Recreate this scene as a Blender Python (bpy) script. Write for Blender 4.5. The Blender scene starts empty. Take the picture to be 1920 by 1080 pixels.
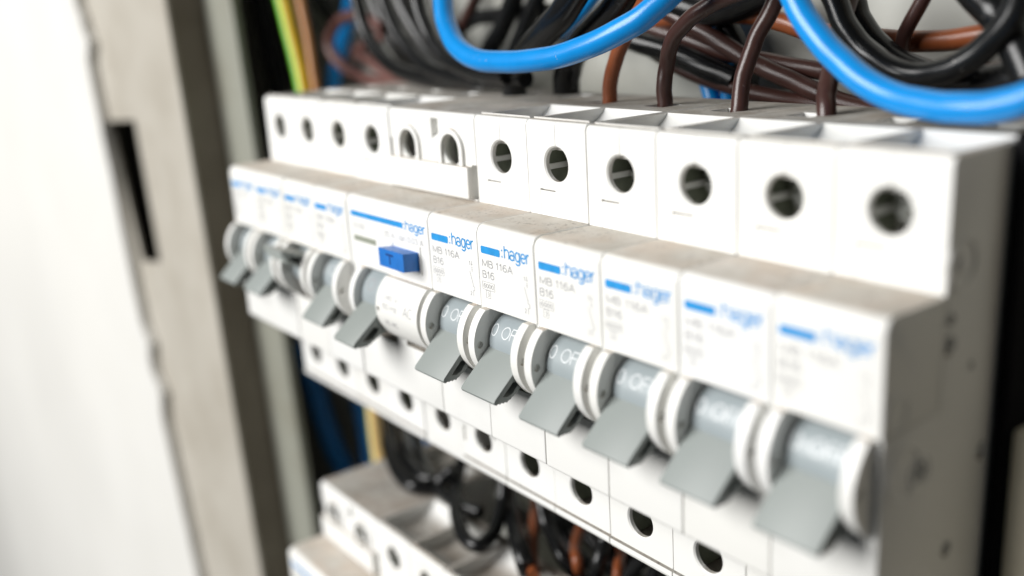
import bpy, bmesh, math, random
from mathutils import Matrix, Vector
random.seed(7)
S = 0.001                                   # everything below is written in millimetres
SC = bpy.context.scene
COL = SC.collection

# ------------------------------------------------------------------ camera
cd = bpy.data.cameras.new('camera')
cd.sensor_width = 36.0
cd.lens = 35.18
cd.clip_start = 0.004
cd.clip_end = 20.0
cd.dof.use_dof = True
cd.dof.focus_distance = 0.1925
cd.dof.aperture_fstop = 6.6
cam = bpy.data.objects.new('camera', cd)
COL.objects.link(cam)
rot = Matrix(((0.605004, -0.184625, 0.774522), (0.79434, 0.206803, -0.571188), (-0.054718, 0.960805, 0.271771)))
cam.matrix_world = Matrix.Translation(Vector((171.447, -105.904, 84.234)) * S) @ rot.to_4x4()
SC.camera = cam

# ------------------------------------------------------------------ world and lamps
w = bpy.data.worlds.new('World')
SC.world = w
w.use_nodes = True
bg = w.node_tree.nodes['Background']
bg.inputs[0].default_value = (0.92, 0.96, 1.0, 1)
bg.inputs[1].default_value = 0.055


def area(name, loc, aim, size, power, col):
    l = bpy.data.lights.new(name, 'AREA')
    l.shape = 'SQUARE'
    l.size = size * S
    l.energy = power
    l.color = col
    o = bpy.data.objects.new(name, l)
    COL.objects.link(o)
    o.location = Vector(loc) * S
    d = (Vector(aim) - Vector(loc)).normalized()
    o.rotation_euler = d.to_track_quat('-Z', 'Y').to_euler()
    return o


area('window_light', (-560, -1400, 690), (0, 0, 20), 1050, 48.5, (1.0, 0.99, 0.975))

SC.view_settings.view_transform = 'Standard'
SC.view_settings.look = 'None'
SC.view_settings.exposure = 0.0
SC.view_settings.gamma = 1.0
SC.cycles.use_denoising = True
SC.cycles.max_bounces = 8
SC.cycles.diffuse_bounces = 4


# ------------------------------------------------------------------ materials
def nt(name):
    m = bpy.data.materials.new(name)
    m.use_nodes = True
    t = m.node_tree
    return m, t, t.nodes['Principled BSDF']


def node(t, typ, **k):
    n = t.nodes.new(typ)
    for a, b in k.items():
        setattr(n, a, b)
    return n


def noise(t, scale, detail=3.0, rough=0.55, coord='Object'):
    tc = node(t, 'ShaderNodeTexCoord')
    n = node(t, 'ShaderNodeTexNoise')
    n.inputs['Scale'].default_value = scale
    n.inputs['Detail'].default_value = detail
    n.inputs['Roughness'].default_value = rough
    oi = node(t, 'ShaderNodeObjectInfo')
    sh = node(t, 'ShaderNodeMath', operation='MULTIPLY')
    sh.inputs[1].default_value = 3.7
    t.links.new(oi.outputs['Random'], sh.inputs[0])
    ad = node(t, 'ShaderNodeVectorMath', operation='ADD')
    t.links.new(tc.outputs[coord], ad.inputs[0])
    t.links.new(sh.outputs[0], ad.inputs[1])
    t.links.new(ad.outputs[0], n.inputs['Vector'])
    return n.outputs['Fac']


def ramp(t, fac, a, b, ca=(0, 0, 0, 1), cb=(1, 1, 1, 1)):
    r = node(t, 'ShaderNodeValToRGB')
    r.color_ramp.elements[0].position = a
    r.color_ramp.elements[1].position = b
    r.color_ramp.elements[0].color = ca
    r.color_ramp.elements[1].color = cb
    t.links.new(fac, r.inputs[0])
    return r.outputs[0]


def mix(t, fac, a, b):
    m = node(t, 'ShaderNodeMix', data_type='RGBA')
    for sock, v in ((m.inputs[0], fac), (m.inputs[6], a), (m.inputs[7], b)):
        if isinstance(v, (tuple, float, int)):
            sock.default_value = v
        else:
            t.links.new(v, sock)
    return m.outputs[2]


def mul(t, a, b):
    m = node(t, 'ShaderNodeMath', operation='MULTIPLY')
    for sock, v in zip(m.inputs, (a, b)):
        if isinstance(v, (float, int)):
            sock.default_value = v
        else:
            t.links.new(v, sock)
    return m.outputs[0]


def bump(t, p, fac, strength, dist):
    b = node(t, 'ShaderNodeBump')
    b.inputs['Strength'].default_value = strength
    b.inputs['Distance'].default_value = dist * S
    t.links.new(fac, b.inputs['Height'])
    t.links.new(b.outputs[0], p.inputs['Normal'])


def c4(c):
    return (c[0], c[1], c[2], 1.0)


def plain(name, col, rough=0.5, metal=0.0, var=0.0, scale=300.0, bmp=0.0, bscale=1500.0, spec=0.5):
    m, t, p = nt(name)
    p.inputs['Base Color'].default_value = c4(col)
    p.inputs['Roughness'].default_value = rough
    p.inputs['Metallic'].default_value = metal
    p.inputs['Specular IOR Level'].default_value = spec
    if var:
        f = ramp(t, noise(t, scale), 0.35, 0.7)
        d = tuple(max(0.0, v * (1 - var)) for v in col)
        t.links.new(mix(t, f, c4(col), c4(d)), p.inputs['Base Color'])
    if bmp:
        bump(t, p, noise(t, bscale, 2.0), bmp, 0.05)
    return m


def dusty(name, col, dust, amount, rough=0.42):
    """Moulded plastic; fine building dust lies on whatever faces up."""
    m, t, p = nt(name)
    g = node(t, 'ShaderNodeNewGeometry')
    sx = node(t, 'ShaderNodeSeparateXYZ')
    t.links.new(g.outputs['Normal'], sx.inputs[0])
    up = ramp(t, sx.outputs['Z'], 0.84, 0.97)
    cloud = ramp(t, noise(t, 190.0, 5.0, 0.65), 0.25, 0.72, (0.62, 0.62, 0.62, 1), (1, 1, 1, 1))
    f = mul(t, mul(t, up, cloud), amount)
    speck = ramp(t, noise(t, 1150.0, 4.0, 0.6), 0.55, 0.64)
    patch = ramp(t, noise(t, 120.0, 2.0), 0.45, 0.6)
    warm = ramp(t, noise(t, 75.0, 2.0), 0.42, 0.62)
    dcol = mix(t, mul(t, warm, 0.5), c4(dust), c4((dust[0] * 1.12, dust[1] * 0.94, dust[2] * 0.82)))
    dcol = mix(t, mul(t, mul(t, speck, patch), 0.85), dcol, c4((dust[0] * 0.28, dust[1] * 0.21, dust[2] * 0.16)))
    smear = ramp(t, noise(t, 60.0, 4.0, 0.6), 0.52, 0.78)
    base = mix(t, mul(t, smear, 0.07), c4(col), c4(tuple(v * 0.75 for v in dust)))
    oi = node(t, 'ShaderNodeObjectInfo')
    base = mix(t, mul(t, oi.outputs['Random'], 0.5), base, c4((col[0] * 0.965, col[1] * 0.95, col[2] * 0.90)))
    t.links.new(mix(t, f, base, dcol), p.inputs['Base Color'])
    r = node(t, 'ShaderNodeMath', operation='MULTIPLY_ADD')
    t.links.new(f, r.inputs[0])
    r.inputs[1].default_value = 0.45
    r.inputs[2].default_value = rough
    t.links.new(r.outputs[0], p.inputs['Roughness'])
    bump(t, p, noise(t, 2600.0, 2.0), 0.12, 0.03)
    return m


def wiremat(name, col, rough=0.36, var=0.25, bmp=0.25):
    m, t, p = nt(name)
    f = ramp(t, noise(t, 220.0, 4.0), 0.3, 0.75)
    t.links.new(mix(t, f, c4(col), c4(tuple(v * (1 - var) for v in col))), p.inputs['Base Color'])
    p.inputs['Roughness'].default_value = rough
    dust = ramp(t, noise(t, 1500.0, 3.0), 0.69, 0.73)
    where = ramp(t, noise(t, 90.0, 2.0), 0.5, 0.62)
    t.links.new(mix(t, mul(t, mul(t, dust, where), 0.6), mix(t, f, c4(col), c4(tuple(v * (1 - var) for v in col))), (0.55, 0.52, 0.47, 1)), p.inputs['Base Color'])
    bump(t, p, noise(t, 2800.0, 2.0), bmp, 0.08)
    return m


M = {}
M['white'] = dusty('white_plastic', (0.82, 0.82, 0.80), (0.47, 0.425, 0.36), 0.92)
M['body'] = dusty('white_plastic_darker_top', (0.82, 0.82, 0.80), (0.255, 0.228, 0.188), 0.95)  # same plastic, with a darker dust colour on upward faces
M['grey'] = dusty('grey_toggle_plastic', (0.265, 0.292, 0.282), (0.33, 0.32, 0.29), 0.5, 0.48)
M['drum'] = dusty('blue_grey_drum_plastic', (0.325, 0.37, 0.39), (0.34, 0.36, 0.36), 0.3, 0.35)
M['print_blue'] = plain('blue_print', (0.02, 0.31, 0.72), 0.45, var=0.2, scale=500)
M['print_grey'] = plain('grey_print', (0.34, 0.34, 0.35), 0.6)
M['print_white'] = plain('white_print', (0.74, 0.77, 0.78), 0.5)
M['button'] = plain('blue_button_plastic', (0.02, 0.185, 0.60), 0.38, var=0.2, bmp=0.2)
M['button_print'] = plain('dark_blue_print', (0.004, 0.03, 0.16), 0.5)
M['window'] = plain('grey_green_window', (0.30, 0.32, 0.26), 0.3)
M['slit'] = plain('dark_joint', (0.10, 0.095, 0.085), 0.8)
M['clamp'] = plain('dull_galvanised_steel', (0.20, 0.225, 0.165), 0.5, var=0.3, bmp=0.3)
M['edge'] = plain('painted_glint', (0.92, 0.93, 0.90), 0.3)  # near-white colour paints the bar of light inside the terminal holes
M['screw'] = plain('zinc_plated_steel', (0.55, 0.56, 0.53), 0.32, 1.0, var=0.2, bmp=0.2)
M['blue'] = wiremat('blue_insulation', (0.004, 0.27, 0.72), 0.27, 0.12)
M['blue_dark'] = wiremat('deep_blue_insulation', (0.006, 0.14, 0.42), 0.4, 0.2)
M['black'] = wiremat('black_insulation', (0.008, 0.0085, 0.009), 0.24, 0.3)
M['black'].node_tree.nodes['Principled BSDF'].inputs['Specular IOR Level'].default_value = 0.38
M['shade'] = plain('matt_black_gap_shade', (0.006, 0.006, 0.007), 0.9, spec=0.1)  # near-black colour that paints the shade of the gap by the duct
M['brown'] = wiremat('brown_insulation', (0.058, 0.025, 0.020), 0.30, 0.25, 0.4)
M['brown_red'] = wiremat('reddish_brown_insulation', (0.15, 0.065, 0.055), 0.42, 0.25)
M['copper'] = wiremat('orange_brown_insulation', (0.25, 0.07, 0.024), 0.3, 0.25)
M['orange'] = wiremat('orange_insulation', (0.52, 0.22, 0.06), 0.36, 0.2)
M['earth_green'] = wiremat('green_insulation', (0.16, 0.55, 0.02), 0.4, 0.1)
M['earth_yellow'] = wiremat('yellow_insulation', (0.75, 0.52, 0.02), 0.4, 0.1)
M['pale_yellow'] = wiremat('pale_yellow_insulation', (0.80, 0.55, 0.22), 0.4, 0.1)
M['pale_green'] = wiremat('pale_green_insulation', (0.42, 0.60, 0.20), 0.4, 0.1)


def painted(name, col, dirt, lo, hi, rough=0.5):
    m, t, p = nt(name)
    f = ramp(t, noise(t, 26.0, 6.0, 0.62), lo, hi)
    f2 = ramp(t, noise(t, 7.0, 3.0, 0.5), 0.35, 0.65)
    c = mix(t, f, c4(col), c4(dirt))
    c = mix(t, mul(t, f2, 0.35), c, c4(tuple(v * 0.8 for v in dirt)))
    t.links.new(c, p.inputs['Base Color'])
    p.inputs['Roughness'].default_value = rough
    bump(t, p, noise(t, 300.0, 4.0), 0.3, 0.2)
    return m


M['flange'] = painted('dirty_cream_paint', (0.50, 0.47, 0.41), (0.36, 0.325, 0.265), 0.42, 0.8, 0.55)
M['lip'] = painted('grey_green_paint', (0.29, 0.295, 0.25), (0.2, 0.185, 0.135), 0.5, 0.8)
M['step'] = painted('brown_stained_paint', (0.30, 0.265, 0.21), (0.18, 0.15, 0.11), 0.35, 0.7)
M['inner'] = painted('cabinet_inner_paint', (0.20, 0.19, 0.16), (0.12, 0.11, 0.085), 0.4, 0.7)
M['back'] = painted('pale_back_panel_paint', (0.45, 0.455, 0.42), (0.36, 0.35, 0.30), 0.5, 0.8)
M['wall'] = painted('white_wall_plaster', (0.69, 0.682, 0.65), (0.675, 0.665, 0.63), 0.4, 0.75, 0.85)
M['duct'] = painted('cream_duct_plastic', (0.62, 0.58, 0.46), (0.5, 0.45, 0.34), 0.4, 0.8)


# ------------------------------------------------------------------ mesh helpers
def to_mesh(bm, name, smooth=True, recalc=True):
    if recalc:
        bmesh.ops.recalc_face_normals(bm, faces=bm.faces[:])
    me = bpy.data.meshes.new(name)
    bm.to_mesh(me)
    bm.free()
    finish(me, smooth)
    return me


def finish(me, smooth=True):
    if smooth and len(me.polygons):
        me.shade_smooth()
        me.set_sharp_from_angle(angle=math.radians(32))


def box(bm, x0, x1, y0, y1, z0, z1, bev=0.0, seg=2):
    vs = [bm.verts.new((x, y, z)) for x in (x0, x1) for y in (y0, y1) for z in (z0, z1)]
    fs = [bm.faces.new([vs[i] for i in f]) for f in ((0, 1, 3, 2), (4, 6, 7, 5), (0, 4, 5, 1), (2, 3, 7, 6), (0, 2, 6, 4), (1, 5, 7, 3))]
    if bev:
        es = list({e for f in fs for e in f.edges})
        bmesh.ops.bevel(bm, geom=es, offset=bev, segments=seg, affect='EDGES', profile=0.5)


def prism(bm, prof, x0, x1, bev=0.0, ends=(True, True)):
    a = [bm.verts.new((x0, y, z)) for y, z in prof]
    b = [bm.verts.new((x1, y, z)) for y, z in prof]
    n = len(prof)
    bm.faces.new(a[::-1])
    bm.faces.new(b)
    for i in range(n):
        j = (i + 1) % n
        bm.faces.new((a[i], a[j], b[j], b[i]))
    if bev:
        es = []
        for ring, on in ((a, ends[0]), (b, ends[1])):
            if on:
                for i in range(n):
                    es.append(bm.edges.get((ring[i], ring[(i + 1) % n])))
        bmesh.ops.bevel(bm, geom=es, offset=bev, segments=2, affect='EDGES', profile=0.5, clamp_overlap=True)


def lathe_y(bm, prof, cx, cz, n=32):
    """prof = (radius, y) pairs turned about the y axis, closed at both ends."""
    rings = []
    for r, y in prof:
        rings.append([bm.verts.new((cx + r * math.cos(2 * math.pi * k / n), y, cz + r * math.sin(2 * math.pi * k / n))) for k in range(n)])
    bm.faces.new(rings[0])
    bm.faces.new(rings[-1][::-1])
    for p, q in zip(rings, rings[1:]):
        for k in range(n):
            bm.faces.new((p[k], q[k], q[(k + 1) % n], p[(k + 1) % n]))


def lathe_x(bm, prof, cy, cz, n=40):
    rings = []
    for r, x in prof:
        rings.append([bm.verts.new((x, cy + r * math.cos(2 * math.pi * k / n), cz + r * math.sin(2 * math.pi * k / n))) for k in range(n)])
    bm.faces.new(rings[0][::-1])
    bm.faces.new(rings[-1])
    for p, q in zip(rings, rings[1:]):
        for k in range(n):
            bm.faces.new((p[k], p[(k + 1) % n], q[(k + 1) % n], q[k]))


def scratch(bm):
    bmesh.ops.recalc_face_normals(bm, faces=bm.faces[:])
    me = bpy.data.meshes.new('scratch')
    bm.to_mesh(me)
    bm.free()
    o = bpy.data.objects.new('scratch', me)
    COL.objects.link(o)
    return o


def carve(bm, cutters):
    """Boolean difference, returned as a new bmesh."""
    base = scratch(bm)
    tmp = [base]
    for c in cutters:
        k = scratch(c)
        tmp.append(k)
        m = base.modifiers.new('cut', 'BOOLEAN')
        m.operation = 'DIFFERENCE'
        m.solver = 'EXACT'
        m.object = k
    bpy.context.view_layer.update()
    dg = bpy.context.evaluated_depsgraph_get()
    me = bpy.data.meshes.new_from_object(base.evaluated_get(dg))
    out = bmesh.new()
    out.from_mesh(me)
    bpy.data.meshes.remove(me)
    for o in tmp:
        d = o.data
        bpy.data.objects.remove(o)
        bpy.data.meshes.remove(d)
    return out


def cut_hole(cx, cz, r, y, depth, chamfer=0.3):
    b = bmesh.new()
    lathe_y(b, [(r + chamfer + 1.0, y - 1.0), (r + chamfer, y), (r, y + chamfer), (r, y + depth)], cx, cz, 40)
    return b


def cut_box(*a):
    b = bmesh.new()
    box(b, *a)
    return b


def cut_prism(prof, x0, x1):
    b = bmesh.new()
    prism(b, prof, x0, x1)
    return b


def join(*bms):
    out = bmesh.new()
    for b in bms:
        me = bpy.data.meshes.new('scratch')
        b.to_mesh(me)
        b.free()
        out.from_mesh(me)
        bpy.data.meshes.remove(me)
    return out


def scaled(bm):
    bmesh.ops.scale(bm, vec=(S, S, S), verts=bm.verts[:])
    return bm


def ell(cx, cy, rx, ry, a0, a1, n=14):
    return [(cx + rx * math.cos(math.radians(a0 + (a1 - a0) * k / n)), cy + ry * math.sin(math.radians(a0 + (a1 - a0) * k / n))) for k in range(n + 1)]


# single-line sans letters: advance width, strokes
GLYPH = {
    ' ': (0.34, []),
    'h': (0.60, [[(0, 0), (0, 1.0)], [(0, 0.40)] + ell(0.24, 0.45, 0.24, 0.27, 170, 0) + [(0.48, 0)]]),
    'a': (0.60, [ell(0.23, 0.50, 0.21, 0.22, 165, 0) + [(0.44, 0.0)], ell(0.21, 0.20, 0.21, 0.20, 40, 320, 18)]),
    'g': (0.60, [ell(0.22, 0.36, 0.22, 0.36, 0, 360, 20), [(0.46, 0.74), (0.46, -0.08)] + ell(0.23, -0.08, 0.23, 0.20, 0, -155)]),
    'e': (0.58, [[(0.03, 0.37), (0.46, 0.37)], ell(0.235, 0.36, 0.235, 0.36, 4, 318, 20)]),
    'r': (0.36, [[(0, 0), (0, 0.74)], ell(0.24, 0.40, 0.24, 0.32, 180, 82, 8)]),
    'n': (0.60, [[(0, 0), (0, 0.72)], ell(0.24, 0.45, 0.24, 0.27, 170, 0) + [(0.48, 0)]]),
    'z': (0.5, [[(0, 0.7), (0.4, 0.7), (0, 0), (0.4, 0)]]),
    ':': (0.34, [[(0.05, 0.0), (0.05, 0.16)], [(0.05, 0.50), (0.05, 0.66)]]),
    ',': (0.22, [[(0.06, 0.06), (0.0, -0.14)]]),
    'M': (0.94, [[(0, 0), (0, 1), (0.37, 0.12), (0.74, 1), (0.74, 0)]]),
    'B': (0.74, [[(0, 0), (0, 1), (0.30, 1)] + ell(0.30, 0.765, 0.22, 0.235, 90, -90, 8) + [(0.03, 0.53)], [(0.30, 0.53)] + ell(0.32, 0.265, 0.26, 0.265, 88, -90, 8) + [(0.03, 0.0)]]),
    'A': (0.78, [[(0, 0), (0.33, 1), (0.66, 0)], [(0.12, 0.34), (0.54, 0.34)]]),
    '1': (0.50, [[(0.03, 0.76), (0.22, 0.98), (0.22, 0)]]),
    '2': (0.66, [ell(0.25, 0.73, 0.24, 0.27, 170, -35, 10) + [(0.0, 0.0), (0.52, 0.0)]]),
    '3': (0.66, [ell(0.24, 0.755, 0.22, 0.245, 150, -88, 10), ell(0.24, 0.265, 0.25, 0.265, 86, -150, 10)]),
    '4': (0.66, [[(0.4, 0), (0.4, 1), (0, 0.3), (0.54, 0.3)]]),
    '5': (0.66, [[(0.46, 1), (0.08, 1), (0.04, 0.5)] + ell(0.24, 0.32, 0.26, 0.32, 120, -145, 12)]),
    '6': (0.68, [ell(0.27, 0.31, 0.25, 0.31, 0, 360, 18), ell(0.32, 0.42, 0.31, 0.58, 190, 55, 10)]),
    '0': (0.68, [ell(0.26, 0.5, 0.25, 0.5, 0, 360, 24)]),
    'O': (0.86, [ell(0.36, 0.5, 0.35, 0.5, 0, 360, 26)]),
    'C': (0.82, [ell(0.36, 0.5, 0.35, 0.5, 50, 310, 20)]),
    'D': (0.80, [[(0, 0.02), (0, 1), (0.25, 1)] + ell(0.25, 0.5, 0.38, 0.5, 88, -90, 12) + [(0.03, 0)]]),
    'F': (0.62, [[(0, 0), (0, 1), (0.46, 1)], [(0.02, 0.53), (0.40, 0.53)]]),
    'H': (0.80, [[(0, 0), (0, 1)], [(0.62, 0), (0.62, 1)], [(0.02, 0.5), (0.6, 0.5)]]),
    'I': (0.34, [[(0.05, 0), (0.05, 1)]]),
    'N': (0.82, [[(0, 0), (0, 1), (0.6, 0), (0.6, 1)]]),
    'T': (0.70, [[(0, 1), (0.62, 1)], [(0.31, 0.0), (0.31, 0.97)]]),
    'V': (0.74, [[(0, 1), (0.32, 0), (0.64, 1)]]),
    '~': (0.6, [[(0, 0.4), (0.12, 0.5), (0.24, 0.48), (0.36, 0.4), (0.48, 0.5)]]),
    '\u0394': (0.72, [[(0, 0), (0.3, 0.95), (0.6, 0), (0.02, 0)]]),
}


def ribbon(bm, pts, wd, y):
    """One stroke as a mitred strip; closed outlines join on themselves."""
    closed = len(pts) > 3 and (Vector(pts[0]) - Vector(pts[-1])).length < 1e-4
    P = [Vector(p) for p in (pts[:-1] if closed else pts)]
    n = len(P)
    L, R = [], []
    for i in range(n):
        a = P[i - 1] if (i > 0 or closed) else None
        c = P[(i + 1) % n] if (i < n - 1 or closed) else None
        d1 = (P[i] - a).normalized() if a is not None else (c - P[i]).normalized()
        d2 = (c - P[i]).normalized() if c is not None else d1
        n1, n2 = Vector((-d1.y, d1.x)), Vector((-d2.y, d2.x))
        m = n1 + n2
        m = n1 if m.length < 1e-4 else m.normalized()
        k = wd / 2 / max(0.45, m.dot(n1))
        L.append(P[i] + m * k)
        R.append(P[i] - m * k)
    lv = [bm.verts.new((p.x, y, p.y)) for p in L]
    rv = [bm.verts.new((p.x, y, p.y)) for p in R]
    for i in range(n if closed else n - 1):
        j = (i + 1) % n
        f = bm.faces.new((lv[i], lv[j], rv[j], rv[i]))
        f.normal_update()
        if f.normal.y > 0:
            f.normal_flip()


def text_bm(body, x0, x1, z0, z1, y, cylinder=None, wd=0.14):
    """Printed lettering fitted to a box; baseline and cap height give z0 and z1."""
    strokes, pen = [], 0.0
    for ch in body:
        adv, st = GLYPH[ch]
        strokes += [[(pen + px, pz) for px, pz in q] for q in st]
        pen += adv
    xs = [p[0] for q in strokes for p in q]
    ax, bx = min(xs), max(xs)
    sx = (x1 - x0 - wd) / (bx - ax) if bx - ax > 0.05 else 1.0
    sz = z1 - z0 - wd
    bm = bmesh.new()
    for i, q in enumerate(strokes):
        m = [(x0 + wd / 2 + (px - ax) * sx, z0 + wd / 2 + pz * sz) for px, pz in q]
        fine = [m[0]]
        for a, b_ in zip(m, m[1:]):
            k = max(1, int(abs(a[1] - b_[1]) / 0.35)) if cylinder else 1
            fine += [(a[0] + (b_[0] - a[0]) * t / k, a[1] + (b_[1] - a[1]) * t / k) for t in range(1, k + 1)]
        ribbon(bm, fine, wd, y - 0.004 * (i % 3))
    if cylinder:
        cy, cz, r = cylinder
        for v in bm.verts:
            a = (v.co.z - cz) / r
            rr = r - v.co.y
            v.co = Vector((v.co.x, cy - rr * math.cos(a), cz + rr * math.sin(a)))
    return bm


# ------------------------------------------------------------------ scene objects
def obj(name, me, mat, parent=None, loc=None):
    if isinstance(me, bmesh.types.BMesh):
        me = to_mesh(scaled(me), name)
    o = bpy.data.objects.new(name, me)
    COL.objects.link(o)
    if mat is not None and not me.materials:
        me.materials.append(mat)
    if parent is not None:
        o.parent = parent
    if loc is not None:
        o.location = Vector(loc) * S
    return o


def flat(name, bm, mat, parent):
    me = to_mesh(scaled(bm), name, smooth=False, recalc=False)
    return obj(name, me, mat, parent)


def thing(name, label, cat, loc, group=None):
    o = bpy.data.objects.new(name, None)
    o.empty_display_size = 0.01
    COL.objects.link(o)
    o.location = Vector(loc) * S
    tag(o, label, cat, group)
    return o


def tag(o, label, cat, group=None):
    o['label'] = label
    o['category'] = cat
    if group:
        o['group'] = group


def structure(o, label=None):
    o['kind'] = 'structure'
    if label:
        o['label'] = label
    return o


def copy_tree(o, parent=None):
    c = o.copy()
    COL.objects.link(c)
    if parent is not None:
        c.parent = parent
        c.matrix_parent_inverse = o.matrix_parent_inverse.copy()
    for ch in list(o.children):
        copy_tree(ch, c)
    return c


# ------------------------------------------------------------------ the breaker
D = 13.17          # depth of the upper terminal face behind the label face
DL = 16.1          # depth of the lower terminal face
TOP, NT, LB, BOT, BACK = 63.0, 44.6, 28.3, -23.0, 56.0
CY, CZ = 4.4, 21.5   # axis of the toggle drum
RG, RD = 8.7, 5.6


def arc(cy, cz, r, a0, a1, n):
    return [(cy + r * math.cos(math.radians(a0 + (a1 - a0) * k / n)), cz + r * math.sin(math.radians(a0 + (a1 - a0) * k / n))) for k in range(n + 1)]


def body_profile(pocket, groove, low=False):
    p = []
    p += arc(1.3, 0.8, 0.8, 270, 180, 4)                    # rounded lower nose edge
    p += [(0.5, LB - 0.05), (13.7, LB - 0.05), (13.7, NT + 0.06), (D, NT + 0.06)]
    p += arc(D + 1.2, TOP - 1.2, 1.2, 180, 90, 5)
    if pocket:
        p += [(14.7, TOP)] + arc(24.0, 71.6, 12.55, 221, 317, 14) + [(33.6, TOP)]
    if low:
        p += [(35.5, TOP), (35.5, 38.0)]
    p += [(BACK, 38.0 if low else TOP), (BACK, BOT)]
    p += arc(DL + 0.6, BOT + 0.6, 0.6, 270, 180, 3)
    if groove:
        p += [(DL - 0.25, BOT + 0.9), (DL - 0.25, -20.95), (DL + 0.7, -20.95), (DL + 0.7, -20.45), (DL, -20.45)]
    p += [(DL, 0.0)]
    return p


def plate_profile():
    return [(0.0, LB)] + [(0.0, NT - 1.9)] + arc(1.9, NT - 1.9, 1.9, 180, 90, 6)[1:] + [(13.6, NT), (13.6, LB)]


def cheek_profile():
    a = math.degrees(math.acos((0.5 - CY) / RG))
    top = 180 - math.degrees(math.asin((LB - 0.06 - CZ) / RG))
    pts = arc(CY, CZ, RG, top, 360 - a, 20)
    return pts + [(3.0, pts[-1][1]), (3.0, pts[0][1])]


def handle_profile():
    tip = [(-0.2, 21.6), (-7.75, 14.25), (-7.95, 13.75), (-7.7, 13.3)]
    pts = list(tip)
    n = 7
    for k in range(n):                                       # serrated underside
        t0, t1 = k / n, (k + 0.55) / n
        for t, off in ((t0, -0.15), (t1, 0.4)):
            y = -7.3 + 5.6 * t
            z = 13.15 + (0.15 if t < 0.45 else 0.15 + 3.6 * (t - 0.45)) * 1.0
            pts.append((y, z + off))
    pts += [(-1.5, 15.3), (1.5, 17.0), (1.5, 21.6)]
    return pts


POCKET = [(-5.95, 14.5), (-3.5, 16.9), (-2.5, 16.75), (-2.45, 16.1), (-3.6, 14.75), (-4.7, 14.3)]


def handle_bm(x0, x1, k=1.0):
    def f(p):
        return [(CY + (y - CY) * k, CZ + (z - CZ) * k) for y, z in p]
    b = bmesh.new()
    prism(b, f(handle_profile()), x0, x1, 0.16)
    return carve(b, [cut_prism(f(POCKET), x1 - 3.6, x1 + 1), cut_prism(f(POCKET), x0 - 1, x0 + 3.6)])


def turn(bm, deg):
    bmesh.ops.rotate(bm, cent=(0, CY, CZ), matrix=Matrix.Rotation(math.radians(deg), 3, 'X'), verts=bm.verts[:])
    return bm


def rim(bm, prof, cy, cz, x):
    pass


def breaker_body(last=False, low=False):
    x0, x1 = 0.13, 17.37
    xr = 15.95 if last else 17.0
    prof = body_profile(True, True, low)
    flat_prof = body_profile(False, True, low)
    main = bmesh.new()
    prism(main, prof, 0.95, xr)
    cuts = [cut_hole(8.75, 54.8, 3.3, D, 2.0), cut_hole(8.75, -13.9, 3.3, DL, 2.0),
            cut_box(1.6, 12.5, D + 1.1, D + 8, 49.0, 57.2), cut_box(1.6, 15.9, DL + 1.1, DL + 12, -19.5, -8.5),
            cut_box(3.05, 14.45, -1, 11, 13.4, LB + 1),
            cut_box(8.69, 8.81, D - 1, D + 0.5, 57.6, TOP + 1),
            cut_box(3.7, 8.3, D - 1, D + 0.6, 49.55, 49.85),
            cut_box(3.7, 3.8, D - 1, D + 0.35, NT - 1, 49.7),
            cut_box(6.0, 11.5, 39.0, 44.5, 30 if low else 52, TOP + 1)]
    main = carve(main, cuts)
    left = bmesh.new()
    prism(left, flat_prof, x0, 0.95, 0.14, (True, False))
    right = bmesh.new()
    prism(right, flat_prof, xr, x1, 0.14, (False, True))
    if last:
        holes = []
        for y, z, r, dep in ((14.9, 41.0, 1.0, 1.1), (14.9, 37.4, 1.5, 1.2), (3.4, 31.2, 1.5, 1.2), (9.4, 20.9, 1.5, 1.2), (17.7, 5.9, 1.3, 1.2), (25.5, 18.7, 1.5, 1.2), (21.0, 33.0, 0.7, 1.0)):
            b = bmesh.new()
            lathe_x(b, [(r, x1 - dep), (r, x1 + 1)], y, z, 20)
            holes.append(b)
        right = carve(right, holes)
    bm = join(left, main, right)
    return to_mesh(scaled(bm), 'housing', recalc=False)


def screw_mesh(y):
    b = bmesh.new()
    lathe_y(b, [(2.5, y), (2.85, y + 0.35), (2.85, y + 2.0)], 0, 0, 28)
    b = carve(b, [cut_box(-3.5, 3.5, y - 0.5, y + 1.0, -0.42, 0.42), cut_box(-0.42, 0.42, y - 0.5, y + 0.9, -1.7, 1.7)])
    return to_mesh(scaled(b), 'terminal_screw')


ME = {}
ME['housing'] = breaker_body()
ME['housing_last'] = breaker_body(True)
ME['housing_low'] = breaker_body(False, True)
b = bmesh.new()
prism(b, plate_profile(), 0.15, 17.35, 0.2)
ME['plate'] = to_mesh(scaled(b), 'label_plate')


def cheek_mesh(x0, x1):
    b = bmesh.new()
    prism(b, cheek_profile(), x0, x1, 0.13)
    dimple = []
    for xa, xb in ((x1 - 0.7, x1 + 1),):
        d = bmesh.new()
        lathe_x(d, [(0.62, xa), (0.72, x1), (0.8, xb)], -2.9, 21.6, 18)
        dimple.append(d)
    return to_mesh(scaled(carve(b, dimple)), 'toggle_guard')


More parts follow.
